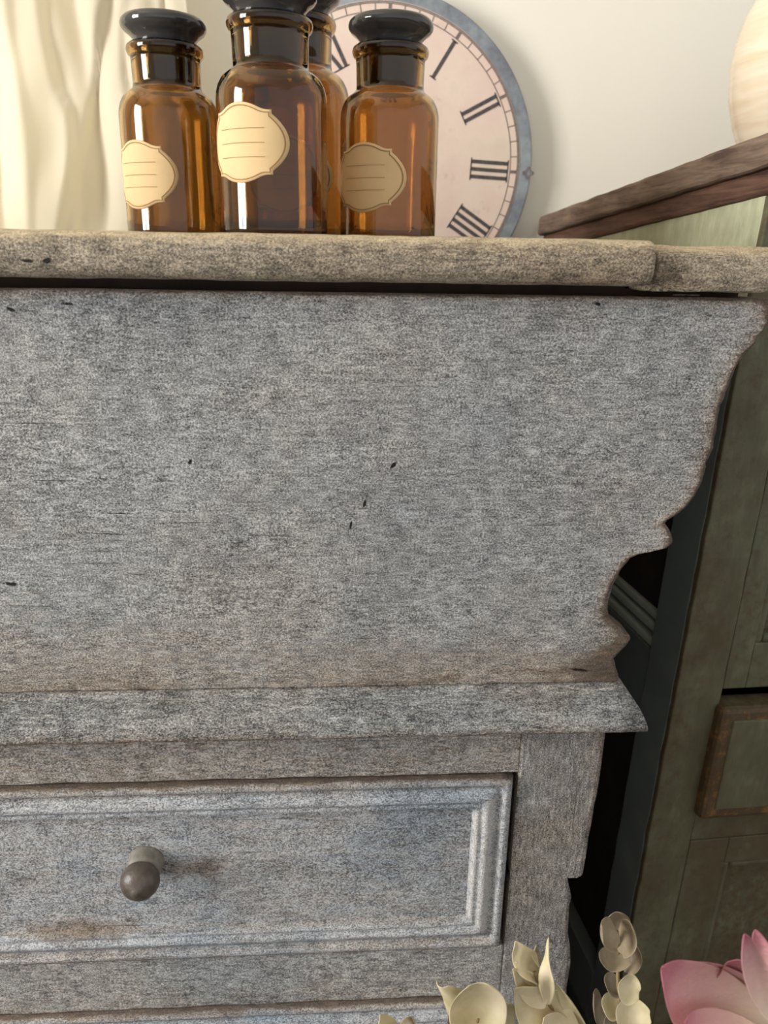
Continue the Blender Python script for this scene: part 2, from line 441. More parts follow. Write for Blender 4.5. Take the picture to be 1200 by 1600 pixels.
# left wall with a tall window opening
WY0, WY1, WZ0, WZ1 = -1.13, -0.31, 0.55, 1.95
wl = empty('wall_left'); wl['kind'] = 'structure'
box('wall_section', (-2.1, -3.2, -0.06), (-2.0, WY0, 2.6), 'wall', wl, 0)
box('wall_section', (-2.1, WY1, -0.06), (-2.0, WALL_Y, 2.6), 'wall', wl, 0)
box('wall_section', (-2.1, WY0, -0.06), (-2.0, WY1, WZ0), 'wall', wl, 0)
box('wall_section', (-2.1, WY0, WZ1), (-2.0, WY1, 2.6), 'wall', wl, 0)
wn_ = empty('window_1', (-2.0, (WY0 + WY1) / 2, WZ0)); wn_['kind'] = 'structure'
wo = wn_.location
for a, b in (((-2.02, WY0 - .05, WZ0 - .05), (-1.985, WY0 + .02, WZ1 + .05)), ((-2.02, WY1 - .02, WZ0 - .05), (-1.985, WY1 + .05, WZ1 + .05)),
             ((-2.02, WY0 + .02, WZ1 - .02), (-1.985, WY1 - .02, WZ1 + .05)), ((-2.02, WY0 + .02, WZ0 - .05), (-1.95, WY1 - .02, WZ0 + .02))):
    box('window_frame', a, b, 'white_frame', wn_, 0.003, off=wo)
box('glazing_bar', (-2.015, -.735, WZ0 + .02), (-1.99, -.705, WZ1 - .02), 'white_frame', wn_, 0.002, off=wo)

# ------------------------------------------------------------------ the grey chest
XC = -0.170                                   # centre line of the chest
chest = empty('antique_chest', (XC, 0.24, 0.0))
tag(chest, 'weathered grey painted chest with a scalloped bin front and a knobbed drawer', 'chest')
CO = Vector((XC, 0.24, 0.0))
def cbox(name, a, b, mat, parent=chest, **kw):
    return box(name, a, b, mat, parent, off=CO, **kw)
def cmesh(name, verts, faces, mat, parent=chest, **kw):
    return mesh(name, [Vector(v) - CO for v in verts], faces, mat, parent, **kw)
mir = lambda x: 2 * XC - x

# scalloped bin front: outline read along its worn right edge
PZT, PZB = 0.9565, 0.6440
edge_px = [(1208, 462), (1209, 485), (1206, 503), (1197, 516), (1188, 526), (1185, 535), (1166, 552), (1150, 578), (1140, 604), (1127, 635), (1121, 670),
           (1116, 700), (1106, 725), (1097, 757), (1086, 778), (1074, 793), (1058, 806), (1044, 814), (1040, 819), (1046, 826), (1051, 838),
           (1052, 850), (1043, 857), (1022, 862), (1002, 866), (986, 873), (978, 884), (967, 898), (958, 915), (951, 935), (950, 952),
           (953, 966), (962, 976), (975, 986), (985, 994), (986, 1002), (978, 1012), (966, 1023), (960, 1031), (963, 1042), (967, 1056), (969, 1074)]
ed = [U(x, y, 0.0) for x, y in edge_px]
def edge_x(z):
    if z >= ed[0].z: return ed[0].x
    for a, b in zip(ed, ed[1:]):
        if b.z <= z <= a.z:
            return a.x + (b.x - a.x) * (a.z - z) / max(1e-6, a.z - b.z)
    return ed[-1].x
zs = sorted(set([PZT - (PZT - PZB) * i / 110 for i in range(111)] + [p.z for p in ed if PZB < p.z < PZT]), reverse=True)
ds = [0, .0012, .003, .006, .011, .018, .028, .045, .07]
fr = [1, .85, .7, .5, .3, .12, 0]
front_v, wear_v = [], []
for z in zs:
    hR = edge_x(z) - XC
    offs = [hR - d for d in ds] + [(hR - .07) * f_ * .97 for f_ in fr]
    row = [XC + o for o in offs] + [XC - o for o in reversed(offs[:-1])]
    for i, x in enumerate(row):
        j = i if i < len(row) / 2 else len(row) - 1 - i
        d = ds[j] if j < len(ds) else .2
        s = 1 if i < len(row) / 2 else -1
        yy = 0.0006 * nz(x * 9, 3, z * 9) + 0.0004 * nz(x * 40, 5, z * 60)
        rnd = max(0, .003 - d) / .003
        yy += 0.0022 * rnd * rnd * (1 + .8 * nz(x * 60, 1, z * 90))
        rt_ = max(0, .003 - (PZT - z)) / .003
        yy += 0.002 * rt_ * (1 + nz(x * 50, 8, 2))
        xx = x + s * (0.0008 * nz(z * 160, 2, 0) + .0006 * nz(z * 400, 5, 0)) * rnd
        zz = z + (0.0008 * nz(x * 90, 4, 4) - .0004) * (1 if z == zs[0] else 0)
        front_v.append((xx, yy, zz))
        low = max(0, 1 - (z - PZB) / (.085 + .05 * max(0, -x / .25)))
        wv = 1.1 * math.exp(-d / .006) + .35 * math.exp(-d / .03) + 1.15 * math.exp(-(PZT - z) / .0055) + .78 * low * (1 + .6 * nz(x * 7, 1, z * 20))
        wear_v.append(min(1.3, wv))
NC = len(row); NRW = len(zs)
back_v = [(x, .0235, z) for (x, y, z) in front_v]
vv = front_v + back_v; OFF = len(front_v)
ff = []
for i in range(NRW - 1):
    for j in range(NC - 1):
        a, b, c, d = i * NC + j, i * NC + j + 1, (i + 1) * NC + j + 1, (i + 1) * NC + j
        ff.append((a, b, c, d)); ff.append((OFF + a, OFF + d, OFF + c, OFF + b))
    for j in (0, NC - 1):
        a, d = i * NC + j, (i + 1) * NC + j
        ff.append((a, d, OFF + d, OFF + a))
for j in range(NC - 1):
    for i in (0, NRW - 1):
        a, b = i * NC + j, i * NC + j + 1
        ff.append((a, b, OFF + b, OFF + a))
bin_front = cmesh('bin_front', vv, ff, 'panel', attr={'wear': wear_v + [min(1.3, q + .25) for q in wear_v]})
bin_front['label'] = 'wide grey bin front with a scalloped end'

# canted bin sides and back
for s in (1, -1):
    x0, x1 = XC + s * (.215 - XC), XC + s * (.268 - XC)
    q = [(x0, .0235, .645), (x1, .0235, .957), (x1 - s * .02, .0235, .957), (x0 - s * .02, .0235, .645)]
    q2 = [(x, .46, z) for x, y, z in q]
    cmesh('bin_side', q + q2, [(0, 1, 2, 3), (4, 5, 6, 7), (0, 1, 5, 4), (1, 2, 6, 5), (2, 3, 7, 6), (3, 0, 4, 7)], 'paint_x')
cbox('bin_back', (mir(.215), .46, .645), (.215, .478, .957), 'inside')
cbox('slit_blocker', (mir(.2115), .0245, .935), (.2115, .045, .9634), 'inside', bev=0)  # unseen rails added behind the slit to keep it dark
cbox('slit_blocker', (.2115, .0245, .935), (.2975, .045, .9606), 'inside', bev=0)
cbox('slit_blocker', (mir(.2975), .0245, .935), (mir(.2115), .045, .9606), 'inside', bev=0)

# top board with a rounded nose, and the chipped cleat at its end
def sweep_x(name, prof, x0, x1, n, mat, jit, endround=0.0, wear=None, parent=chest, smooth=True):
    vs_, fs, wv = [], [], []
    m = len(prof)
    cy = sum(p[0] for p in prof) / m; czc = (max(p[1] for p in prof) + min(p[1] for p in prof)) / 2
    xs = [x0 + (x1 - x0) * i / n for i in range(n + 1)]
    if endround:
        ext = [.0, .35, .7]
        xs = [x0 + endround * e for e in ext] + [x for x in xs if x0 + endround <= x <= x1 - endround] + [x1 - endround * e for e in reversed(ext)]
    for x in xs:
        dd = min(x - x0, x1 - x)
        k_ = endround * (1 - math.sqrt(max(0, 1 - (1 - dd / endround) ** 2))) if endround and dd < endround else 0
        for (y, z) in prof:
            fy = y
            if y < cy: fy = y + k_ * 1.0
            zz = z + (-k_ if z > czc else k_) * .55
            q = Vector((x * 55, y * 70, z * 70)); q3 = Vector((x * 12, y * 30, z * 30))
            j_ = jit if y < .05 else 0
            vs_.append((x, fy + (noise.noise(q) * .6 + noise.noise(q3)) * j_, zz + noise.noise(q + Vector((5, 5, 5))) * j_ * .7))
            wv.append(wear(x, y, z) if wear else 0.0)
    for i in range(len(xs) - 1):
        for j in range(m):
            fs.append((i * m + j, i * m + (j + 1) % m, (i + 1) * m + (j + 1) % m, (i + 1) * m + j))
    fs.append(tuple(range(m))); fs.append(tuple(range((len(xs) - 1) * m, len(xs) * m)))
    o = cmesh(name, vs_, fs, mat, parent, smooth=smooth, attr={'wear': wv})
    o.data.set_sharp_from_angle(angle=R(38))
    return o
ZT, ZB = 0.9930, 0.9635
DISH = .007
nose = [(.475, ZB), (.475, ZT - DISH), (.2, ZT - DISH), (.02, ZT - DISH), (-.006, ZT - .0012), (-.012, ZT), (-.019, ZT), (-.0235, ZT - .0012), (-.0275, ZT - .004), (-.0298, ZT - .009), (-.0305, ZT - .015),
        (-.0298, ZB + .008), (-.0275, ZB + .0035), (-.0235, ZB + .001), (-.018, ZB), (.0, ZB)]
def top_wear_light(x, y, z):  # upper edge made paler to paint in light from above
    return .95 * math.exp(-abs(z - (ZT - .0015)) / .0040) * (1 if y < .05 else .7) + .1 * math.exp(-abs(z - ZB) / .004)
tb = sweep_x('top_board', nose, mir(.2115), .2115, 170, 'top', .0009, .0042, top_wear_light)
cl = [(.475, .9605), (.475, .9905), (.2, .9905), (.02, .9905), (-.008, .9900), (-.0165, .9870), (-.0215, .9835), (-.0228, .976), (-.0220, .966),
      (-.0185, .9610), (-.010, .9602), (.02, .9605)]
for s in (1, -1):
    a, b = (.2142, .2985)
    if s < 0: a, b = mir(b), mir(a)
    c_ = sweep_x('end_cleat', cl, a, b, 60, 'top', .0017, .0028, lambda x, y, z: .95 * math.exp(-abs(z - .9895) / .0035))  # pale chamfer: overhead light painted into the cleat's colour
    # broken corner next to the top board
    for v in c_.data.vertices:
        p = v.co + CO
        dx = (p.x - .212) if s > 0 else (mir(.212) - p.x)
        if p.y < .03 and p.z < .975 and dx < .026:
            t = (1 - dx / .026) * max(0, (.975 - p.z) / .0145)
            v.co.y += .013 * t * (1 + .7 * nz(p.x * 300, p.z * 300, 2))
            v.co.z += .0035 * t * nz(p.x * 400, 3, p.z * 200)
    c_['label'] = 'chipped end cleat of the chest top'

# waist moulding, mitred round both ends
mp_ = [(.0, .6475), (.0035, .6470), (.0055, .6445), (.0065, .6425), (.010, .6415), (.0155, .6385), (.0205, .6345), (.0245, .6300), (.0275, .6255),
       (.0295, .6215), (.0298, .6185), (.0280, .6168), (.0200, .6160), (.0, .6160)]
XR = .2335
path = []
for y in (.47, .3, .15, .05): path.append(('L', y))
N_ = 120
for i in range(N_ + 1): path.append(('F', mir(XR) + (XR - mir(XR)) * i / N_))
for y in (.05, .15, .3, .47): path.append(('R', y))
vs_, fs, wv = [], [], []
for kind, t in path:
    for (o_, z) in mp_:
        if kind == 'F':
            f_ = (t - mir(XR)) / (XR - mir(XR))
            e = -1 if f_ <= 0 else (1 if f_ >= 1 else 0)
            x = t + e * o_ * .58; y = -o_
        elif kind == 'R': x, y = XR + o_ * .58, t
        else: x, y = mir(XR) - o_ * .58, t
        j_ = .0011
        q = Vector((x * 45, y * 60, z * 90))
        vs_.append((x, y + noise.noise(q) * j_, z + noise.noise(q + Vector((2, 8, 1))) * j_ * .6))
        wv.append(.65 * math.exp(-abs(z - .6185) / .004) + .35 * math.exp(-abs(z - .6465) / .002) + .18)
m = len(mp_)
for i in range(len(path) - 1):
    for j in range(m):
        fs.append((i * m + j, i * m + (j + 1) % m, (i + 1) * m + (j + 1) % m, (i + 1) * m + j))
fs.append(tuple(range(m))); fs.append(tuple(range((len(path) - 1) * m, len(path) * m)))
cmesh('waist_moulding', vs_, fs, 'paint_mould', smooth=True, attr={'wear': wv})
cbox('bin_floor', (mir(.215), .0, .6165), (.215, .46, .6440), 'inside', bev=0)

# carcass: stiles, rails, sides
DX = .1560                                    # right edge of the drawer openings
BX = .2290                                    # right edge of the carcass
stile_px = [(946, 1150), (943, 1180), (938, 1215), (933, 1245), (929, 1262), (925, 1285), (920, 1310), (917, 1335), (914, 1352), (911, 1368),
            (908, 1371), (905, 1362), (902, 1366), (896, 1366), (889, 1364), (887, 1371), (889, 1384), (892, 1394), (893, 1403), (890, 1418), (889, 1440),
            (888, 1460), (891, 1480), (892, 1505), (889, 1525), (886, 1545), (885, 1570), (883, 1600)]
sp_ = [U(x, y, 0) for x, y in stile_px]
for s in (1, -1):
    out = [(p.x, p.z) for p in sp_]
    out[0] = (out[0][0], .6160)
    out += [(out[-1][0], .2), (out[-1][0], .045)]
    inner = DX
    vs_, fs, wv = [], [], []
    pr = []
    for i, (x, z) in enumerate(out):
        pr.append((x, z))
    n_ = len(pr)
    for yv in (0.0, .022):
        for (x, z) in pr:
            d_ = x - inner
            for f_ in (0, .03, .3, .7, .94, 1):
                xx = inner + d_ * f_
                yy = yv
                if yv == 0.0:
                    yy += .0018 * (f_ == 1) * (1 + nz(z * 130, 1)) + .0008 * (f_ == 0) + .0005 * nz(xx * 40, 2, z * 15)
                vs_.append((xx if s > 0 else mir(xx), yy, z))
                wv.append((.75 if f_ == 1 else (.5 if f_ == .94 else (.6 if f_ == 0 else .15))) + .25 * max(0, (z - .5) / .12))
    K = 6
    for i in range(n_ - 1):
        for j in range(K - 1):
            a, b, c, d = i * K + j, i * K + j + 1, (i + 1) * K + j + 1, (i + 1) * K + j
            fs.append((a, b, c, d)); o2 = n_ * K
            fs.append((o2 + a, o2 + d, o2 + c, o2 + b))
        for j in (0, K - 1):
            a, d = i * K + j, (i + 1) * K + j
            fs.append((a, d, n_ * K + d, n_ * K + a))
    for j in range(K - 1):
        for i in (0, n_ - 1):
            a, b = i * K + j, i * K + j + 1
            fs.append((a, b, n_ * K + b, n_ * K + a))
    st_ = cmesh('stile', vs_, fs, 'paint_z', attr={'wear': wv})
    st_['label'] = 'splintered corner stile'
    xs_ = sorted((.194, .214)) if s > 0 else sorted((mir(.194), mir(.214)))
    cbox('side_panel', (xs_[0], .022, .045), (xs_[1], .47, .6160), 'paint_z', bev=0)
railw = lambda v: .25 + .5 * math.exp(-abs(v.z - .5585) / .004) + .25 * max(0, (v.z - .58) / .04)
cbox('rail', (mir(DX), .0005, .5585), (DX, .022, .6160), 'paint_x', sub=(0, 60), jit=.0011, wear=railw)
cbox('rail', (mir(DX), .0005, .3035), (DX, .022, .3645), 'paint_x', sub=(0, 60), jit=.0011, wear=lambda v: .12 + .5 * math.exp(-abs(v.z - .304) / .003))
cbox('rail', (mir(DX), .0005, .045), (DX, .022, .108), 'paint_x', sub=(0, 30), jit=.0008)
cbox('carcass_back', (mir(.194), .455, .045), (.194, .47, .6160), 'inside', bev=0)
cbox('dust_board', (mir(.194), .03, .335), (.194, .45, .345), 'inside', bev=0)
cbox('carcass_bottom', (mir(.194), .03, .05), (.194, .45, .062), 'inside', bev=0)
for s in (1, -1):
    for y0, y1 in ((.0, .07), (.40, .47)):
        xs_ = sorted((XC + s * (BX - .07 - XC), XC + s * (BX - .012 - XC)))
        cbox('foot', (xs_[0], y0, 0), (xs_[1], y1, .047), 'paint_z', bev=.004)

def drawer(x0, x1, z0, z1, knobs):
    """moulded drawer front: field, frame moulding and knobs"""
    dp = [(0, .010), (0, -.0005), (.0018, -.0036), (.0050, -.0048), (.0075, -.0042), (.0088, -.0012), (.0115, -.0002), (.0150, -.0020), (.0190, -.0052), (.0215, -.0060),
          (.0240, -.0046), (.0252, -.0022), (.0275, -.0030), (.0300, -.0036), (.0320, -.0010), (.0332, .0050)]
    dmax = dp[-1][0]
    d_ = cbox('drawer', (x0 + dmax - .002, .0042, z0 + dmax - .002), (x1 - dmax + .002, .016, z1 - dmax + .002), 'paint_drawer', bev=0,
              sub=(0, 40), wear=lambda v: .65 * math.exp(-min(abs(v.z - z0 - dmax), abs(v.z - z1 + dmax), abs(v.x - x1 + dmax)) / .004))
    vs_, fs, wv = [], [], []
    per = []
    nx, nzz = 60, 22
    for i in range(nx): per.append((i / nx, 0))
    for i in range(nzz): per.append((1, i / nzz))
    for i in range(nx): per.append((1 - i / nx, 1))
    for i in range(nzz): per.append((0, 1 - i / nzz))
    L_ = len(per)
    for (d, y) in dp:
        for (u, v) in per:
            x = x0 + d + (x1 - x0 - 2 * d) * u; z = z0 + d + (z1 - z0 - 2 * d) * v
            q = Vector((x * 60, d * 300, z * 60))
            vs_.append((x, y + noise.noise(q) * .0007, z + noise.noise(q + Vector((4, 4, 4))) * .0003))
            side = v not in (0, 1) and u == 1
            wv.append(.85 * math.exp(-d / .004) + (.55 * math.exp(-abs(d - .0095) / .002)) + .5 * math.exp(-abs(d - .0332) / .0015)
                      + (.22 if not side else -.12))
    for i in range(len(dp) - 1):
        for j in range(L_):
            fs.append((i * L_ + j, i * L_ + (j + 1) % L_, (i + 1) * L_ + (j + 1) % L_, (i + 1) * L_ + j))
    whitish = []
    for (d, y) in dp:
        for (u, v) in per:
            sd = 1 if (u == 1 and 0 < v < 1) else .25
            whitish.append(sd * (.75 * math.exp(-abs(d - .019) / .0035) + .6 * math.exp(-abs(d - .030) / .002) + .3))
    cmesh('frame_moulding', vs_, fs, 'paint_drawer', d_, smooth=True, attr={'wear': wv, 'whitish': whitish})
    cbox('drawer_box', (x0 + .012, .016, z0 + .008), (x1 - .012, .40, z1 - .02), 'inside', d_, bev=0)
    for (kx, kz) in knobs:
        # turned knob on its pale collar
        kn = lathe('knob', [(.0, .0400), (.0026, .0398), (.0042, .0385), (.0056, .0374), (.0092, .0360), (.0136, .0322), (.0160, .0270), (.0165, .0225), (.0152, .0178), (.0124, .0150),
                            (.0092, .0140), (.0092, .0), (0, 0)], 'knob', d_, 40, axis='y', loc=Vector((kx, .0045, kz)) - CO)
        kn['label'] = 'turned dark wooden knob'
        lathe('collar', [(.0093, .0140), (.0128, .0132), (.0142, .0100), (.0142, .0050), (.0154, .0018), (.0156, -.0005), (.0093, -.0005), (.0093, .0140)],
              'collar', d_, 40, axis='y', loc=Vector((kx, .0045, kz)) - CO)
    return d_
kb = U(229, 1344, .0045)
drawer(mir(DX) + .003, DX - .0048, .3665, .5560, [(kb.x, kb.z)])['label'] = 'moulded drawer with a single turned knob'
drawer(mir(DX) + .003, DX - .0040, .1100, .3015, [(kb.x, .2045)])

# ------------------------------------------------------------------ amber bottles
def label_point(u, v, rr, ang0):
    a = ang0 + u / rr
    return (rr * math.sin(a), -rr * math.cos(a), v)
def plaque(n=96):
    """outline of the plaque shaped label, unit half sizes, star shaped about its centre"""
    pts = []
    def arc(p0, p1, bulge, k_=10):
        for i in range(k_):
            t = i / k_
            x = p0[0] + (p1[0] - p0[0]) * t; y = p0[1] + (p1[1] - p0[1]) * t
            nx_, ny_ = (p1[1] - p0[1]), -(p1[0] - p0[0])
            b_ = bulge * 4 * t * (1 - t)
            pts.append((x + nx_ * b_, y + ny_ * b_))
    # right side, top, left, bottom with notched corners
    arc((.66, -.70), (.66, .70), .24, 14)
    arc((.66, .70), (.66, .80), .0, 3)
    arc((.66, .80), (.40, .86), -.10, 5)
    arc((.40, .86), (-.40, .86), .17, 14)
    arc((-.40, .86), (-.66, .80), -.10, 5)
    arc((-.66, .80), (-.66, .70), .0, 3)
    arc((-.66, .70), (-.66, -.70), .24, 14)
    arc((-.66, -.70), (-.66, -.80), .0, 3)
    arc((-.66, -.80), (-.40, -.86), -.10, 5)
    arc((-.40, -.86), (.40, -.86), .17, 14)
    arc((.40, -.86), (.66, -.80), -.10, 5)
    arc((.66, -.80), (.66, -.70), .0, 3)
    return pts
PL = plaque()
def bottle(loc, s, label_ang, text, lab_z=.0545):
    root = empty('apothecary_bottle', loc)
    tag(root, text, 'bottle', 'amber apothecary bottles on the chest')
    S = s
    outer = [(.0, .0), (.030, .0), (.0375, .0015), (.0405, .005), (.0413, .010), (.0413, .0125), (.0413, .015), (.0413, .060), (.0413, .088), (.0413, .091), (.0413, .094), (.0409, .0995), (.0396, .1045), (.0372, .1090), (.0340, .1122),
             (.0312, .1140), (.0290, .1158), (.0281, .1180), (.0279, .122), (.0282, .135), (.0284, .1395), (.0296, .1405), (.0310, .1425), (.0316, .1450), (.0310, .1475),
             (.0292, .1490)]
    inner = [(.0255, .1485), (.0248, .1400), (.0245, .1200), (.0252, .1165), (.0300, .1115), (.0345, .1072), (.0371, .1030), (.0384, .0975), (.0387, .092), (.0387, .089), (.0387, .086), (.0387, .020), (.0387, .016), (.0387, .013),
             (.0378, .0085), (.0350, .0062), (.0, .0055)]
    up = lambda z: z + (.007 if z > .0155 else 0)
    lab_z += .007
    lathe('bottle_body', [(r * S, up(z) * S) for r, z in outer + inner], 'amber', root, 72)
    st = lathe('stopper', [(r * S, up(z) * S) for r, z in
               [(0, .121), (.0205, .121), (.0222, .1225), (.0243, .1470), (.0250, .1520), (.0285, .1560), (.0325, .1588), (.0343, .1612), (.0347, .1635), (.0340, .1660),
                (.0318, .1682), (.0285, .1692), (.015, .1702), (.0, .1704)]], 'stopper', root, 64)
    st['label'] = 'dark glass disc stopper'
    # paper label wrapped on the glass
    HW, HH = .0315 * S, .0260 * S
    rr = (.0413 + .0003) * S
    rings = [0, .2, .4, .6, .8, .93, 1.0]
    vs_ = [label_point(0, lab_z * S, rr, label_ang)]; fs = []
    n_ = len(PL)
    for r_ in rings[1:]:
        for (u, v) in PL: vs_.append(label_point(u * HW * r_ * 1.18, lab_z * S + v * HH * r_ * 1.02, rr, label_ang))
    for j in range(n_): fs.append((0, 1 + j, 1 + (j + 1) % n_))
    for i in range(len(rings) - 2):
        for j in range(n_):
            a = 1 + i * n_
            fs.append((a + j, a + (j + 1) % n_, a + n_ + (j + 1) % n_, a + n_ + j))
    lb = mesh('paper_label', vs_, fs, 'paper', root, True)
    so = lb.modifiers.new('thickness', 'SOLIDIFY'); so.thickness = .0003; so.offset = 0
    lb['label'] = 'cream paper label with a plaque outline'
    vs_, fs = [], []
    rb = rr + .0004 * S
    for r_ in (.905, .935):
        for (u, v) in PL: vs_.append(label_point(u * HW * r_ * 1.18, lab_z * S + v * HH * r_ * 1.02, rb, label_ang))
    for j in range(n_): fs.append((j, (j + 1) % n_, n_ + (j + 1) % n_, n_ + j))
    mesh('printed_border', vs_, fs, 'ink', lb)
    vs_, fs = [], []
    for row in (.36, 0.0, -.36):
        for q in range(26):
            u0_ = -.62 + q * 1.24 / 26
            b_ = len(vs_)
            for (u, v) in ((u0_, row - .010), (u0_ + .028, row - .010), (u0_ + .028, row + .010), (u0_, row + .010)):
                vs_.append(label_point(u * HW, lab_z * S + v * HH, rb, label_ang))
            fs.append((b_, b_ + 1, b_ + 2, b_ + 3))
    mesh('dotted_lines', vs_, fs, 'ink', lb)
    return root
BZ = ZT - DISH + .0003
bottle((-.1410, .186, BZ), 1.0, R(-34), 'amber bottle with a cream label, leftmost, in front of the curtain', .0475)
bottle((-.0490, .116, BZ), 1.03, R(-30), 'amber bottle standing nearest, its brightly lit label turned to the left', .0625)
bottle((.0467, .186, BZ), 1.03, R(-34), 'amber bottle with a shaded tan label, rightmost, in front of the clock', .0475)
bottle((-.0390, .262, BZ), 1.27, R(-8), 'tallest amber bottle half hidden behind the nearest bottle', .0420)

# ------------------------------------------------------------------ clock on the wall
CY = WALL_Y - .030
sc_k = (CY - CAM.y) / (1.1 - CAM.y)
CC = Vector((.0900 * sc_k, CY, CAM.z + (1.1564 - CAM.z) * sc_k))
RO, RT = .3005 * sc_k, .2636 * sc_k
clock = empty('wall_clock', (CC.x, WALL_Y, CC.z), (0, R(2.7), 0))
tag(clock, 'round wall clock with roman numerals and a worn blue grey border', 'clock')
def ring(name, r_a, r_b, y, mat, parent, n=160, y2=None):
    vs_, fs = [], []
    y2 = y if y2 is None else y2
    for r_, yy in ((r_a, y), (r_b, y2)):
        for j in range(n):
            a = 2 * math.pi * j / n
            vs_.append((r_ * math.sin(a), yy, r_ * math.cos(a)))
    for j in range(n): fs.append((j, (j + 1) % n, n + (j + 1) % n, n + j))
    return mesh(name, vs_, fs, mat, parent)
FY = CY - WALL_Y
lathe('clock_board', [(0, .0005), (RO - .002, .0005), (RO, .003), (RO, -FY - .003), (RO - .002, -FY - .0002), (RO * .9, -FY), (0, -FY)], 'clock_rim', clock, 128, smooth=False, axis='y')
dial = lathe('dial', [(0, -FY - .001), (RO * .915, -FY - .001), (RO * .915, -FY + .0006), (0, -FY + .0006)], 'clock_face', clock, 128, smooth=False, axis='y')
PY = FY - .0009
for ra in (RT * .974, RT * 1.026):
    ring('track_line', ra - .0006, ra + .0006, PY, 'clock_line', dial)
ring('track_line', RO * .905, RO * .912, PY, 'clock_line', dial)
def bar(p0, p1, wdt, y):
    d = (p1 - p0).normalized(); n_ = Vector((-d.y, d.x)) * wdt / 2
    return [(q.x, y, q.y) for q in (p0 + n_, p0 - n_, p1 - n_, p1 + n_)]
def pol(r_, a): return Vector((r_ * math.sin(a), r_ * math.cos(a)))
vs_, fs = [], []
for i in range(60):
    a = 2 * math.pi * i / 60
    b_ = len(vs_)
    vs_ += bar(pol(RT * .974, a), pol(RT * 1.026, a), .0012 if i % 5 else .0042, PY - .0001); fs.append((b_, b_ + 1, b_ + 2, b_ + 3))
mesh('minute_ticks', vs_, fs, 'clock_line', dial)
GL = {'I': ([('|', 0)], .30), 'V': ([('v', 0)], .62), 'X': ([('x', 0)], .62)}
NUM = ['XII', 'I', 'II', 'III', 'IIII', 'V', 'VI', 'VII', 'VIII', 'IX', 'X', 'XI']
RI, RN = RT * .675, RT * .955
HN = RN - RI
for h, txt in enumerate(NUM):
    a = 2 * math.pi * h / 12
    er = Vector((math.sin(a), math.cos(a))); et = Vector((math.cos(a), -math.sin(a)))
    wsum = sum(GL[c][1] for c in txt)
    sc2 = HN * .62
    t0 = -wsum * sc2 / 2
    vs_, fs = [], []
    P = lambda t, r_: er * r_ + et * t
    def add(p0, p1, wd):
        b_ = len(vs_); vs_.extend(bar(p0, p1, wd, PY - .0001)); fs.append((b_, b_ + 1, b_ + 2, b_ + 3))
    thick, thin = HN * .095, HN * .04
    for c in txt:
        wd = GL[c][1] * sc2; mid = t0 + wd / 2
        if c == 'I':
            add(P(mid, RI), P(mid, RN), thick)
        elif c == 'V':
            add(P(t0 + .15 * wd, RN), P(mid, RI), thick); add(P(t0 + .88 * wd, RN), P(mid + .04 * wd, RI), thin)
        else:
            add(P(t0 + .12 * wd, RN), P(t0 + .88 * wd, RI), thick); add(P(t0 + .88 * wd, RN), P(t0 + .12 * wd, RI), thin)
        t0 += wd
    tw = wsum * sc2 / 2
    add(P(-tw, RN), P(tw, RN), thin * .8); add(P(-tw, RI), P(tw, RI), thin * .8)
    mesh('numeral', vs_, fs, 'numeral_ink', dial)
# little printed quarter ornaments on the border
for h in (0, 3, 6, 9):
    a = 2 * math.pi * h / 12
    er = Vector((math.sin(a), math.cos(a))); et = Vector((math.cos(a), -math.sin(a)))
    vs_, fs = [], []
    n_ = 24
    for rr_ in (.0045, .0070):
        for j in range(n_):
            b_ = 2 * math.pi * j / n_
            wob = rr_ * (1 + (.25 * math.cos(4 * b_) if rr_ > .005 else 0))
            q = er * (RT * 1.115 + wob * math.cos(b_)) + et * wob * math.sin(b_)
            vs_.append((q.x, PY - .0008, q.y))
    for j in range(n_): fs.append((j, (j + 1) % n_, n_ + (j + 1) % n_, n_ + j))
    mesh('quarter_ornament', vs_, fs, 'clock_line', dial)

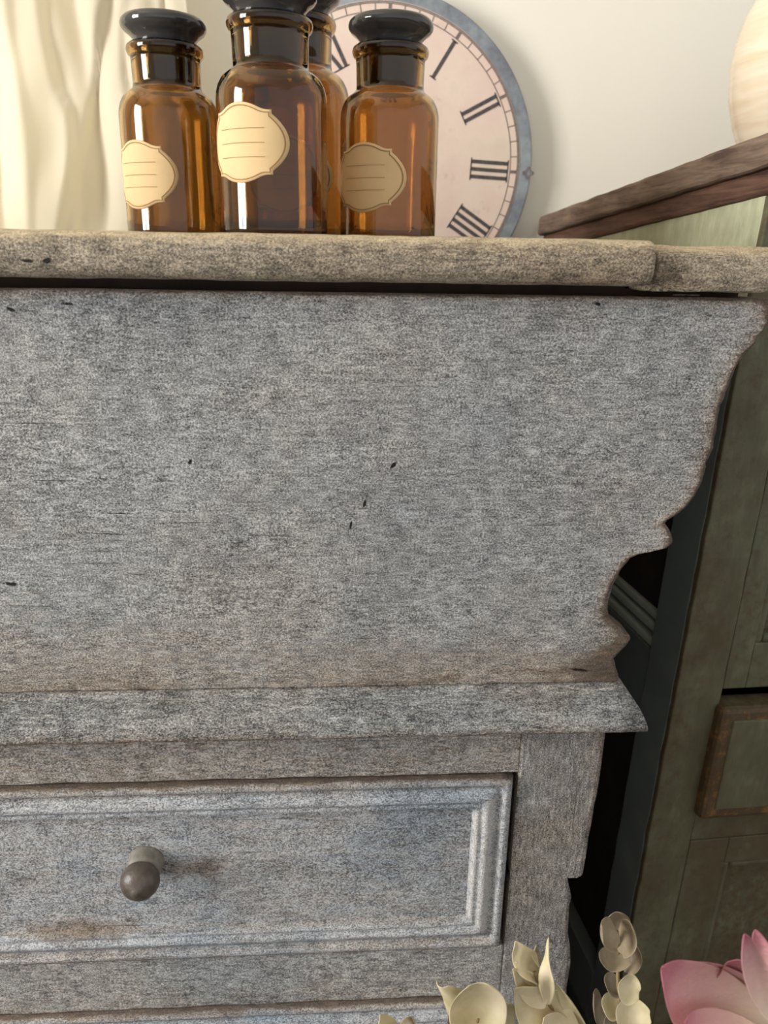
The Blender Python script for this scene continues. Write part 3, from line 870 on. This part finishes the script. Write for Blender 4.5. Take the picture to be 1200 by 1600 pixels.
# ------------------------------------------------------------------ curtain
def curtain():
    nx_, nz_ = 300, 130
    cy = .575
    xr = U(300, 0, cy).x
    x0, x1, z0, z1 = -1.02, xr, .30, 2.25
    creases = [([(178, -60), (168, 0), (150, 80), (126, 180), (108, 280), (100, 380)], .016, .010), ([(60, -40), (64, 50), (78, 130), (100, 175)], .013, .012),
               ([(205, -60), (188, 40), (190, 110), (212, 200), (225, 320)], .010, .010), ([(20, -60), (24, 60), (40, 150), (60, 240), (66, 380)], .009, .014),
               ([(255, -60), (246, 60), (262, 200), (272, 380)], .009, .009), ([(-40, -60), (-30, 100), (-10, 250), (-5, 380)], .012, .016)]
    lines = [([(U(px_, py_, cy).x, U(px_, py_, cy).z) for px_, py_ in pl], A_, w_) for pl, A_, w_ in creases]
    def crease(x, z):
        s_ = 0
        for pl, A_, w_ in lines:
            xc_ = None
            if z >= pl[0][1]: xc_ = pl[0][0] + .05 * (z - pl[0][1])
            elif z <= pl[-1][1]: xc_ = pl[-1][0]
            else:
                for (xa, za), (xb, zb) in zip(pl, pl[1:]):
                    if zb <= z <= za: xc_ = xa + (xb - xa) * (za - z) / (za - zb)
            d = x - xc_
            s_ += .6 * A_ * math.tanh(d / (w_ * .35)) * math.exp(-abs(d) / (w_ * 3.2))
        return s_
    vs_, fs = [], []
    for i in range(nz_ + 1):
        z = z0 + (z1 - z0) * i / nz_
        for j in range(nx_ + 1):
            u = j / nx_
            x = x0 + (x1 - x0) * u
            # hanging folds that wander and a soft gathered swag
            ph = 50 * x + 2.2 * nz(x * 3, 1, z * 1.4) + 1.1 * math.sin(z * 5 + x * 3)
            amp = .008 + .005 * nz(x * 5, 4, z * 2)
            y = cy + amp * math.sin(ph) + .0035 * math.sin(2.3 * ph + 3 * z) + .024 * nz(x * 7 + z * 6, 2, z * 6 - x * 4)
            y += crease(x, z) + .004 * nz(x * 30 - z * 16, 9, z * 11 + x * 8)
            xx = x + .005 * math.cos(ph) * u + .006 * nz(3, z * 4, 1) * u - .030 * max(0, (1.20 - z)) * u
            vs_.append((xx, y, z))
    W_ = nx_ + 1
    for i in range(nz_):
        for j in range(nx_):
            fs.append((i * W_ + j, i * W_ + j + 1, (i + 1) * W_ + j + 1, (i + 1) * W_ + j))
    o = mesh('curtain', vs_, fs, 'curtain', None, True)
    so = o.modifiers.new('thickness', 'SOLIDIFY'); so.thickness = .0012
    return tag(o, 'sheer cream curtain hanging in soft folds behind the leftmost bottle', 'curtain')
curtain()
crod = tube('curtain_rod', [(-1.10, .575, 2.262), (-.24, .575, 2.262)], .010, 'white_frame', None, 14)
tag(crod, 'white rod carrying the cream curtain', 'curtain rod')
for x in (-1.06, -.27):
    b_ = box('bracket', (x - .008, .58, 2.252), (x + .008, WALL_Y, 2.272), 'white_frame', crod, .002)

# ------------------------------------------------------------------ green cabinet on the right
LEAN, CYAW = R(1.87), R(6.0)
cab = empty('green_cabinet', (.3255, .12, 0.0), (0, LEAN, CYAW))
tag(cab, 'worn sage green cabinet with a dark brown plank top beside the chest', 'cabinet')
CW, CD_, CH = .66, .495, 1.012
def gb(name, a, b, mat='green_front', parent=cab, **kw):
    return box(name, a, b, mat, parent, **kw)
def edgewear(x0, x1, z0, z1, k_=.012, amp=.8):
    return lambda v: amp * math.exp(-min(abs(v.x - x0), abs(v.x - x1), abs(v.z - z0), abs(v.z - z1)) / k_)
zl = lambda px, py: U(px, py, .12).z
z_drT, z_drB = zl(1150, 1096), zl(1120, 1268)
z_ldT = zl(1120, 1314)
z_udB = zl(1150, 1080)
z_upanB = zl(1165, 1008)
# carcass behind the frame
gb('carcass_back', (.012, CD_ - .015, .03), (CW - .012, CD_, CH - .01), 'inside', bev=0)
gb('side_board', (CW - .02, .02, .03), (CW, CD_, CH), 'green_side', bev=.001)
gb('side_field', (.018, .050, .03), (.030, CD_, CH - .01), 'inside', bev=0)  # panel coloured dark to paint in the shade of the gap
gb('corner_post', (.0, .0, .0), (.040, .054, CH - .072), 'shaded_side', sub=(2, 40), jit=.0012)
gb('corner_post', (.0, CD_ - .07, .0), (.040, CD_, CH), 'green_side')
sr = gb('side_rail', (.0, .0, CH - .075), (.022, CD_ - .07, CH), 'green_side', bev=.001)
for v in sr.data.vertices:
    if v.co.z > CH - .01: v.co.z += .028 - .083 * (v.co.y + .022)
CF = CH + .022
sz = U(1020, 1000, .175).z
gb('side_rail', (.002, .054, sz - .090), (.020, CD_ - .07, sz - .012), 'shaded_side', bev=.001)
for i, dz in enumerate((.0, .014, .026)):
    gb('side_moulding', (.004 + .004 * i, .054, sz - .012 + dz), (.018 + .002 * i, CD_ - .07, sz - .003 + dz), 'grey_green', bev=.002)
gb('side_rail', (.0, .054, .02), (.022, CD_ - .07, .12), 'shaded_side', bev=.001)
# front frame
fs_ = gb('face_stile', (.0005, -.006, .02), (.052, .004, CF), 'green_front', sub=(2, 50), jit=.0011, wear=lambda v: .55 * math.exp(-v.x / .006) + .3 * math.exp(-abs(v.x - .052) / .01))
gb('face_stile', (CW - .052, -.006, .02), (CW - .0005, .012, CF), 'green_front')
gb('rail', (.052, -.005, CH - .05), (CW - .052, .012, CF), 'green_front')
gb('rail', (.052, -.005, z_ldT + .002), (CW - .052, .012, z_drB - .003), 'green_front', wear=lambda v: .35)
gb('rail', (.052, -.005, .02), (CW - .052, .012, .09), 'green_front')
def panel_door(name, x0, x1, z0, z1, ins=.045, y0=-.0035, inz=None):
    inz = inz or ins
    d_ = gb(name, (x0, y0 + .014, z0), (x1, .024, z1), 'green_front', bev=0, wear=lambda v: .55)
    for a, b, c, e in ((x0, x0 + ins, z0, z1), (x1 - ins, x1, z0, z1), (x0 + ins, x1 - ins, z0, z0 + inz), (x0 + ins, x1 - ins, z1 - inz, z1)):
        gb('door_frame', (a, y0, c), (b, y0 + .015, e), 'green_front', d_, bev=.0015, wear=lambda v: .36)
    i2 = ins - .001; j2 = inz - .001
    for a, b, c, e in ((x0 + i2, x0 + i2 + .010, z0 + j2, z1 - j2), (x1 - i2 - .010, x1 - i2, z0 + j2, z1 - j2), (x0 + i2 + .010, x1 - i2 - .010, z0 + j2, z0 + j2 + .010),
                       (x0 + i2 + .010, x1 - i2 - .010, z1 - j2 - .010, z1 - j2)):
        gb('door_bead', (a, y0 + .001, c), (b, y0 + .016, e), 'green_front', d_, bev=.004, wear=lambda v: .3)
    return d_
xm = CW / 2
z_topd = CH - .052
panel_door('door', .054, xm - .002, z_udB + .002, z_topd, .026, inz=.052)
panel_door('door', xm + .002, CW - .054, z_udB + .002, z_topd, .026, inz=.052)
panel_door('door', .054, xm - .002, .092, z_ldT, .048, inz=.036)
panel_door('door', xm + .002, CW - .054, .092, z_ldT, .048, inz=.036)
for a, b in ((.054, xm - .004), (xm + .004, CW - .054)):
    d_ = gb('drawer', (a - .006, -.019, z_drB), (b, .012, z_drT), 'green_front', bev=.0055, sub=(0, 24), jit=.0006, wear=edgewear(a - .002, b, z_drB + .004, z_drT - .004, .008, 1.0))
    gb('drawer_field', (a + .008, -.0205, z_drB + .014), (b - .014, -.017, z_drT - .014), 'green_front', d_, bev=.0014, wear=lambda v: .08)
    lathe('drawer_knob', [(0, .028), (.008, .026), (.012, .018), (.009, .008), (.006, 0), (0, 0)], 'knob', d_, 20, axis='y', loc=((a + b) / 2, -.0205, (z_drB + z_drT) / 2))
# plinth that meets the floor although the cabinet leans
tn = math.tan(LEAN)
pv = []
for x, y in ((.0, .0), (CW, .0), (CW, CD_), (0, CD_)):
    pv.append((x, y, x * tn + .0002)); pv.append((x, y, .045))
mesh('plinth', pv, [(0, 2, 3, 1), (2, 4, 5, 3), (4, 6, 7, 5), (6, 0, 1, 7), (0, 6, 4, 2), (1, 3, 5, 7)], 'green_front', cab)
# sloping plank top: a rough upper plank on a moulded lower one
def slope_plank(name, x0, x1, y0, y1, zf0, zf1, drop, mat, jit):
    o = gb(name, (x0, y0, zf0), (x1, y1, zf1), mat, sub=(1, 40), jit=jit, bev=.004)
    for v in o.data.vertices:
        v.co.z -= drop * (v.co.y - y0)
    return o
DROP = .083
slope_plank('top_moulding', -.004, CW + .010, -.022, CD_ + .012, CH + .0235, CH + .045, DROP, 'brown_low', .0007)
slope_plank('top_plank', -.0115, CW + .014, -.028, CD_ + .016, CH + .0450, CH + .0715, DROP, 'brown_top', .0011)

# ------------------------------------------------------------------ cream vase on the cabinet
vz = 1.0708
vase = empty('ceramic_vase', (.452, .262, vz))
tag(vase, 'glossy cream ceramic vase standing on the brown plank top', 'vase')
prof = [(.0, .0), (.034, .0), (.038, .003), (.0435, .014), (.0520, .034), (.0580, .056), (.0602, .078), (.0590, .098), (.0540, .118), (.0450, .136), (.0340, .149), (.0260, .157), (.0225, .166),
        (.0235, .176), (.0275, .182), (.0255, .1835), (.0205, .176), (.0195, .166), (.0230, .154), (.0400, .136), (.0540, .100), (.0555, .070), (.0480, .032), (.030, .010), (0, .008)]
lathe('vase_body', [(r * 1.12, z * 1.12) for r, z in prof], 'ceramic', vase, 72)

# ------------------------------------------------------------------ dried stems and flower
pot = empty('stem_pot', (.165, -.215, 0))
tag(pot, 'grey stoneware floor pot that holds the dried stems and pink flower', 'pot')
lathe('pot_body', [(0, 0), (.055, 0), (.062, .006), (.085, .09), (.092, .17), (.080, .235), (.066, .262), (.070, .275), (.066, .278), (.058, .262), (.072, .23), (.084, .17), (.078, .09), (.054, .012), (0, .012)],
      'pot', pot, 48)

def leaf(name, B, T, wid, mat, parent, org, shape='lance', twist=0.0, cup=.25, bow=.15, wave=.0, ns=16, nt=8, curl=0.0, along=False):
    """a blade from base B to tip T; twist turns it about its length, cup folds it, curl rolls its tip"""
    B, T = Vector(B), Vector(T)
    ax = T - B; Lg = ax.length; ax.normalize()
    view = ((B + T) / 2 - CAM).normalized()
    side = ax.cross(view).normalized()
    side = Matrix.Rotation(twist, 3, ax) @ side
    nrm = side.cross(ax).normalized()
    vs_, fs, at_ = [], [], []
    for i in range(ns + 1):
        s = i / ns
        if shape == 'round': wd = math.sin(math.pi * min(1, s * .93 + .035)) ** .55
        elif shape == 'petal': wd = (math.sin(math.pi * s ** .75 * .96 + .04) ** .75) if s < 1 else .0
        else: wd = math.sin(math.pi * (.04 + .96 * s) ** .85) ** .85 if s < 1 else 0.02
        wd = max(wd, .02) * wid / 2
        c = B + ax * Lg * s + nrm * (bow * Lg * math.sin(math.pi * s)) - nrm * curl * Lg * s ** 3
        sd = Matrix.Rotation(wave * 1.5 * math.sin(s * 5 + 1), 3, ax) @ side
        n2 = sd.cross(ax)
        for j in range(nt + 1):
            t = -1 + 2 * j / nt
            p = c + sd * wd * t - n2 * cup * wd * t * t + n2 * (wave * wd * .5 * math.sin(7 * s + 2.5 * t))
            p += nrm * .0006 * nz(s * 6, t * 3, wid * 900)
            vs_.append(p - org); at_.append(s)
    W_ = nt + 1
    for i in range(ns):
        for j in range(nt):
            fs.append((i * W_ + j, i * W_ + j + 1, (i + 1) * W_ + j + 1, (i + 1) * W_ + j))
    o = mesh(name, vs_, fs, mat, parent, True, attr={'along': at_})
    so = o.modifiers.new('thickness', 'SOLIDIFY'); so.thickness = .0007; so.offset = 0
    sb = o.modifiers.new('smooth', 'SUBSURF'); sb.levels = 1; sb.render_levels = 1
    return o

def stem_thing(name, text, cat, base_px, Y, pts_px, leaves, mat, group=None, r=.0016):
    """base of the stem stands in the pot; leaves are given as photo pixels on the plane Y"""
    org = Vector((.165 + random.uniform(-.02, .02), -.215 + random.uniform(-.02, .02), .016))
    root = empty(name, org)
    tag(root, text, cat, group)
    top = [U(x, y, Y) for x, y in pts_px]
    rim = Vector((.165 + (top[0].x - .165) * .30, -.215 + (top[0].y + .215) * .30, .272))
    d_ = Vector((rim.x - .165, rim.y + .215, 0))
    if d_.length > .045: d_ *= .045 / d_.length
    rim = Vector((.165 + d_.x, -.215 + d_.y, .275))
    P_ = [org, rim] + top
    # smooth it
    fine = []
    for i in range(len(P_) - 1):
        p0, p1, p2, p3 = P_[max(i - 1, 0)], P_[i], P_[i + 1], P_[min(i + 2, len(P_) - 1)]
        for q in range(8):
            t = q / 8
            fine.append(.5 * ((2 * p1) + (p2 - p0) * t + (2 * p0 - 5 * p1 + 4 * p2 - p3) * t * t + (3 * p1 - p0 - 3 * p2 + p3) * t ** 3))
    fine.append(P_[-1])
    tube('stem', [p - org for p in fine], r, 'stem', root)
    for (b, t, wpx, kw) in leaves:
        kw = dict(kw); dy = kw.pop('dy', 0.0); dyt = kw.pop('dyt', 0.0); mm = kw.pop('mat', mat)
        Bp, Tp = U(b[0], b[1], Y + dy), U(t[0], t[1], Y + dy + dyt)
        wid = wpx * (Bp - CAM).dot(fwd) / F
        leaf(kw.pop('name', 'leaf'), Bp, Tp, wid, mm, root, org, **kw)
    return root

YA = -.16
stem_thing('dried_leaf_stem', 'pale dried leaves standing against the splintered chest corner', 'dried leaves', None, YA,
           [(930, 1680), (905, 1640), (880, 1600), (858, 1570), (846, 1545), (836, 1520)],
           [((840, 1534), (805, 1470), 44, dict(twist=.5, bow=.05, wave=.35, cup=.35)),
            ((846, 1549), (824, 1484), 38, dict(twist=-.7, bow=.10, cup=.5, wave=.2, dy=.006)),
            ((856, 1570), (857, 1464), 25, dict(twist=-.3, bow=-.05, wave=.55, cup=.2, dy=-.004)),
            ((848, 1526), (838, 1477), 24, dict(twist=.9, cup=.4, dy=.012, mat='leaf_tan')),
            ((854, 1570), (801, 1514), 42, dict(twist=.25, bow=.08, cup=.3, dy=-.006)),
            ((905, 1628), (804, 1544), 80, dict(twist=.15, bow=.12, cup=.25, wave=.2, dy=-.012)),
            ((925, 1640), (868, 1535), 34, dict(twist=-.9, bow=.05, cup=.6, dy=-.004)),
            ((840, 1540), (806, 1502), 20, dict(twist=.6, cup=.3, dy=-.002)),
            ((905, 1650), (850, 1590), 60, dict(twist=.2, bow=.2, cup=.2, dy=-.016))], 'leaf', 'dried stems in the pot')
stem_thing('dried_leaf_stem', 'broad rounded dried leaves at the bottom edge below the drawer', 'dried leaves', None, YA - .01,
           [(790, 1700), (770, 1660), (752, 1625), (745, 1590)],
           [((750, 1645), (747, 1535), 92, dict(shape='round', twist=.15, bow=.14, cup=.3, dy=-.008)),
            ((722, 1650), (688, 1542), 66, dict(shape='round', twist=-.75, bow=.08, cup=-.7, dy=.004)),
            ((742, 1640), (722, 1560), 60, dict(shape='round', twist=.2, cup=.2, dy=.008, mat='leaf_tan')),
            ((790, 1660), (792, 1568), 44, dict(shape='round', twist=.7, bow=.12, cup=.5, dy=.002)),
            ((770, 1690), (735, 1615), 60, dict(shape='round', twist=.1, bow=.2, dy=-.02))], 'leaf', 'dried stems in the pot')
stem_thing('dried_leaf_stem', 'small leaf tips just showing at the bottom edge left of the broad leaves', 'dried leaves', None, YA - .01,
           [(680, 1740), (650, 1680), (628, 1640), (620, 1612)],
           [((622, 1640), (594, 1585), 40, dict(twist=.4, cup=.3, bow=.1)),
            ((628, 1645), (644, 1588), 40, dict(twist=-.5, cup=.4, mat='leaf_tan', dy=.006)),
            ((640, 1680), (605, 1615), 46, dict(twist=.1, cup=.3, dy=-.01))], 'leaf', 'dried stems in the pot')
YE = -.045
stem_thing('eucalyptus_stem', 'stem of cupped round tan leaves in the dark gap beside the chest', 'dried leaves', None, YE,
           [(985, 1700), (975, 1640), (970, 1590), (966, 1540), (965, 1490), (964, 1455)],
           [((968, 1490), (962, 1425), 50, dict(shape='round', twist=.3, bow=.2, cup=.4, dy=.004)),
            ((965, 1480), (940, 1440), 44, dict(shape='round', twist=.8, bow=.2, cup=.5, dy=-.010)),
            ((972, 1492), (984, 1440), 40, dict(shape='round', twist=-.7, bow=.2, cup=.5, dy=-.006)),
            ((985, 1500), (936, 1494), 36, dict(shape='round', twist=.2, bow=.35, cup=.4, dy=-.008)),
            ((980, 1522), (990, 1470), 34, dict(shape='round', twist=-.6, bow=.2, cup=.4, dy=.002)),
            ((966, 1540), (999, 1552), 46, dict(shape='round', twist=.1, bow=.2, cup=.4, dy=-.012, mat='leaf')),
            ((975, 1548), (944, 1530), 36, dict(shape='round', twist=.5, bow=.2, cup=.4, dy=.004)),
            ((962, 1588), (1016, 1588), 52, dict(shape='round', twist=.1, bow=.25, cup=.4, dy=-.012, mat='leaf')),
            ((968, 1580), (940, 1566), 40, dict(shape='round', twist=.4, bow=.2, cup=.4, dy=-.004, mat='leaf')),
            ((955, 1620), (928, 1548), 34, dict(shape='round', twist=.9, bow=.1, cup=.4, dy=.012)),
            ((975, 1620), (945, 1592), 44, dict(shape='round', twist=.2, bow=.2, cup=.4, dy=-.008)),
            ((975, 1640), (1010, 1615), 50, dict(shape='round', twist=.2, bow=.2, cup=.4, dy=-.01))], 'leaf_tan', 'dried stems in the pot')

YF = -.235
stem_thing('pink_flower', 'pink flower with broad pointed petals in the lower right corner', 'flower', None, YF,
           [(1215, 1760), (1215, 1700), (1212, 1660)],
           [((1212, 1640), (1044, 1514), 128, dict(name='petal', shape='petal', twist=.35, bow=.16, cup=.35, dy=-.006, curl=-.05, wave=.16)),
            ((1214, 1620), (1080, 1504), 78, dict(name='petal', shape='petal', twist=-.3, bow=.12, cup=.4, dy=.010)),
            ((1216, 1610), (1140, 1502), 92, dict(name='petal', shape='round', twist=.1, bow=.15, cup=.35, dy=.014, wave=.2)),
            ((1216, 1600), (1163, 1459), 46, dict(name='petal', shape='petal', twist=.5, bow=.10, cup=.5, dy=-.016)),
            ((1226, 1600), (1180, 1452), 42, dict(name='petal', shape='petal', twist=-.3, bow=.10, cup=.5, dy=-.006)),
            ((1222, 1660), (1070, 1600), 110, dict(name='petal', shape='petal', twist=.5, bow=.15, cup=.3, dy=-.018)),
            ((1222, 1640), (1240, 1470), 80, dict(name='petal', shape='petal', twist=.2, bow=.12, cup=.4, dy=.0)),
            ((1222, 1650), (1330, 1510), 110, dict(name='petal', shape='petal', twist=-.2, bow=.15, cup=.4, dy=.004)),
            ((1222, 1660), (1370, 1600), 110, dict(name='petal', shape='petal', twist=-.3, bow=.15, cup=.4, dy=-.004)),
            ((1222, 1670), (1150, 1740), 100, dict(name='petal', shape='petal', twist=.3, bow=.15, cup=.3, dy=-.02)),
            ((1222, 1670), (1300, 1720), 100, dict(name='petal', shape='petal', twist=-.3, bow=.15, cup=.3, dy=-.02))],
           'petal', None, r=.0024)
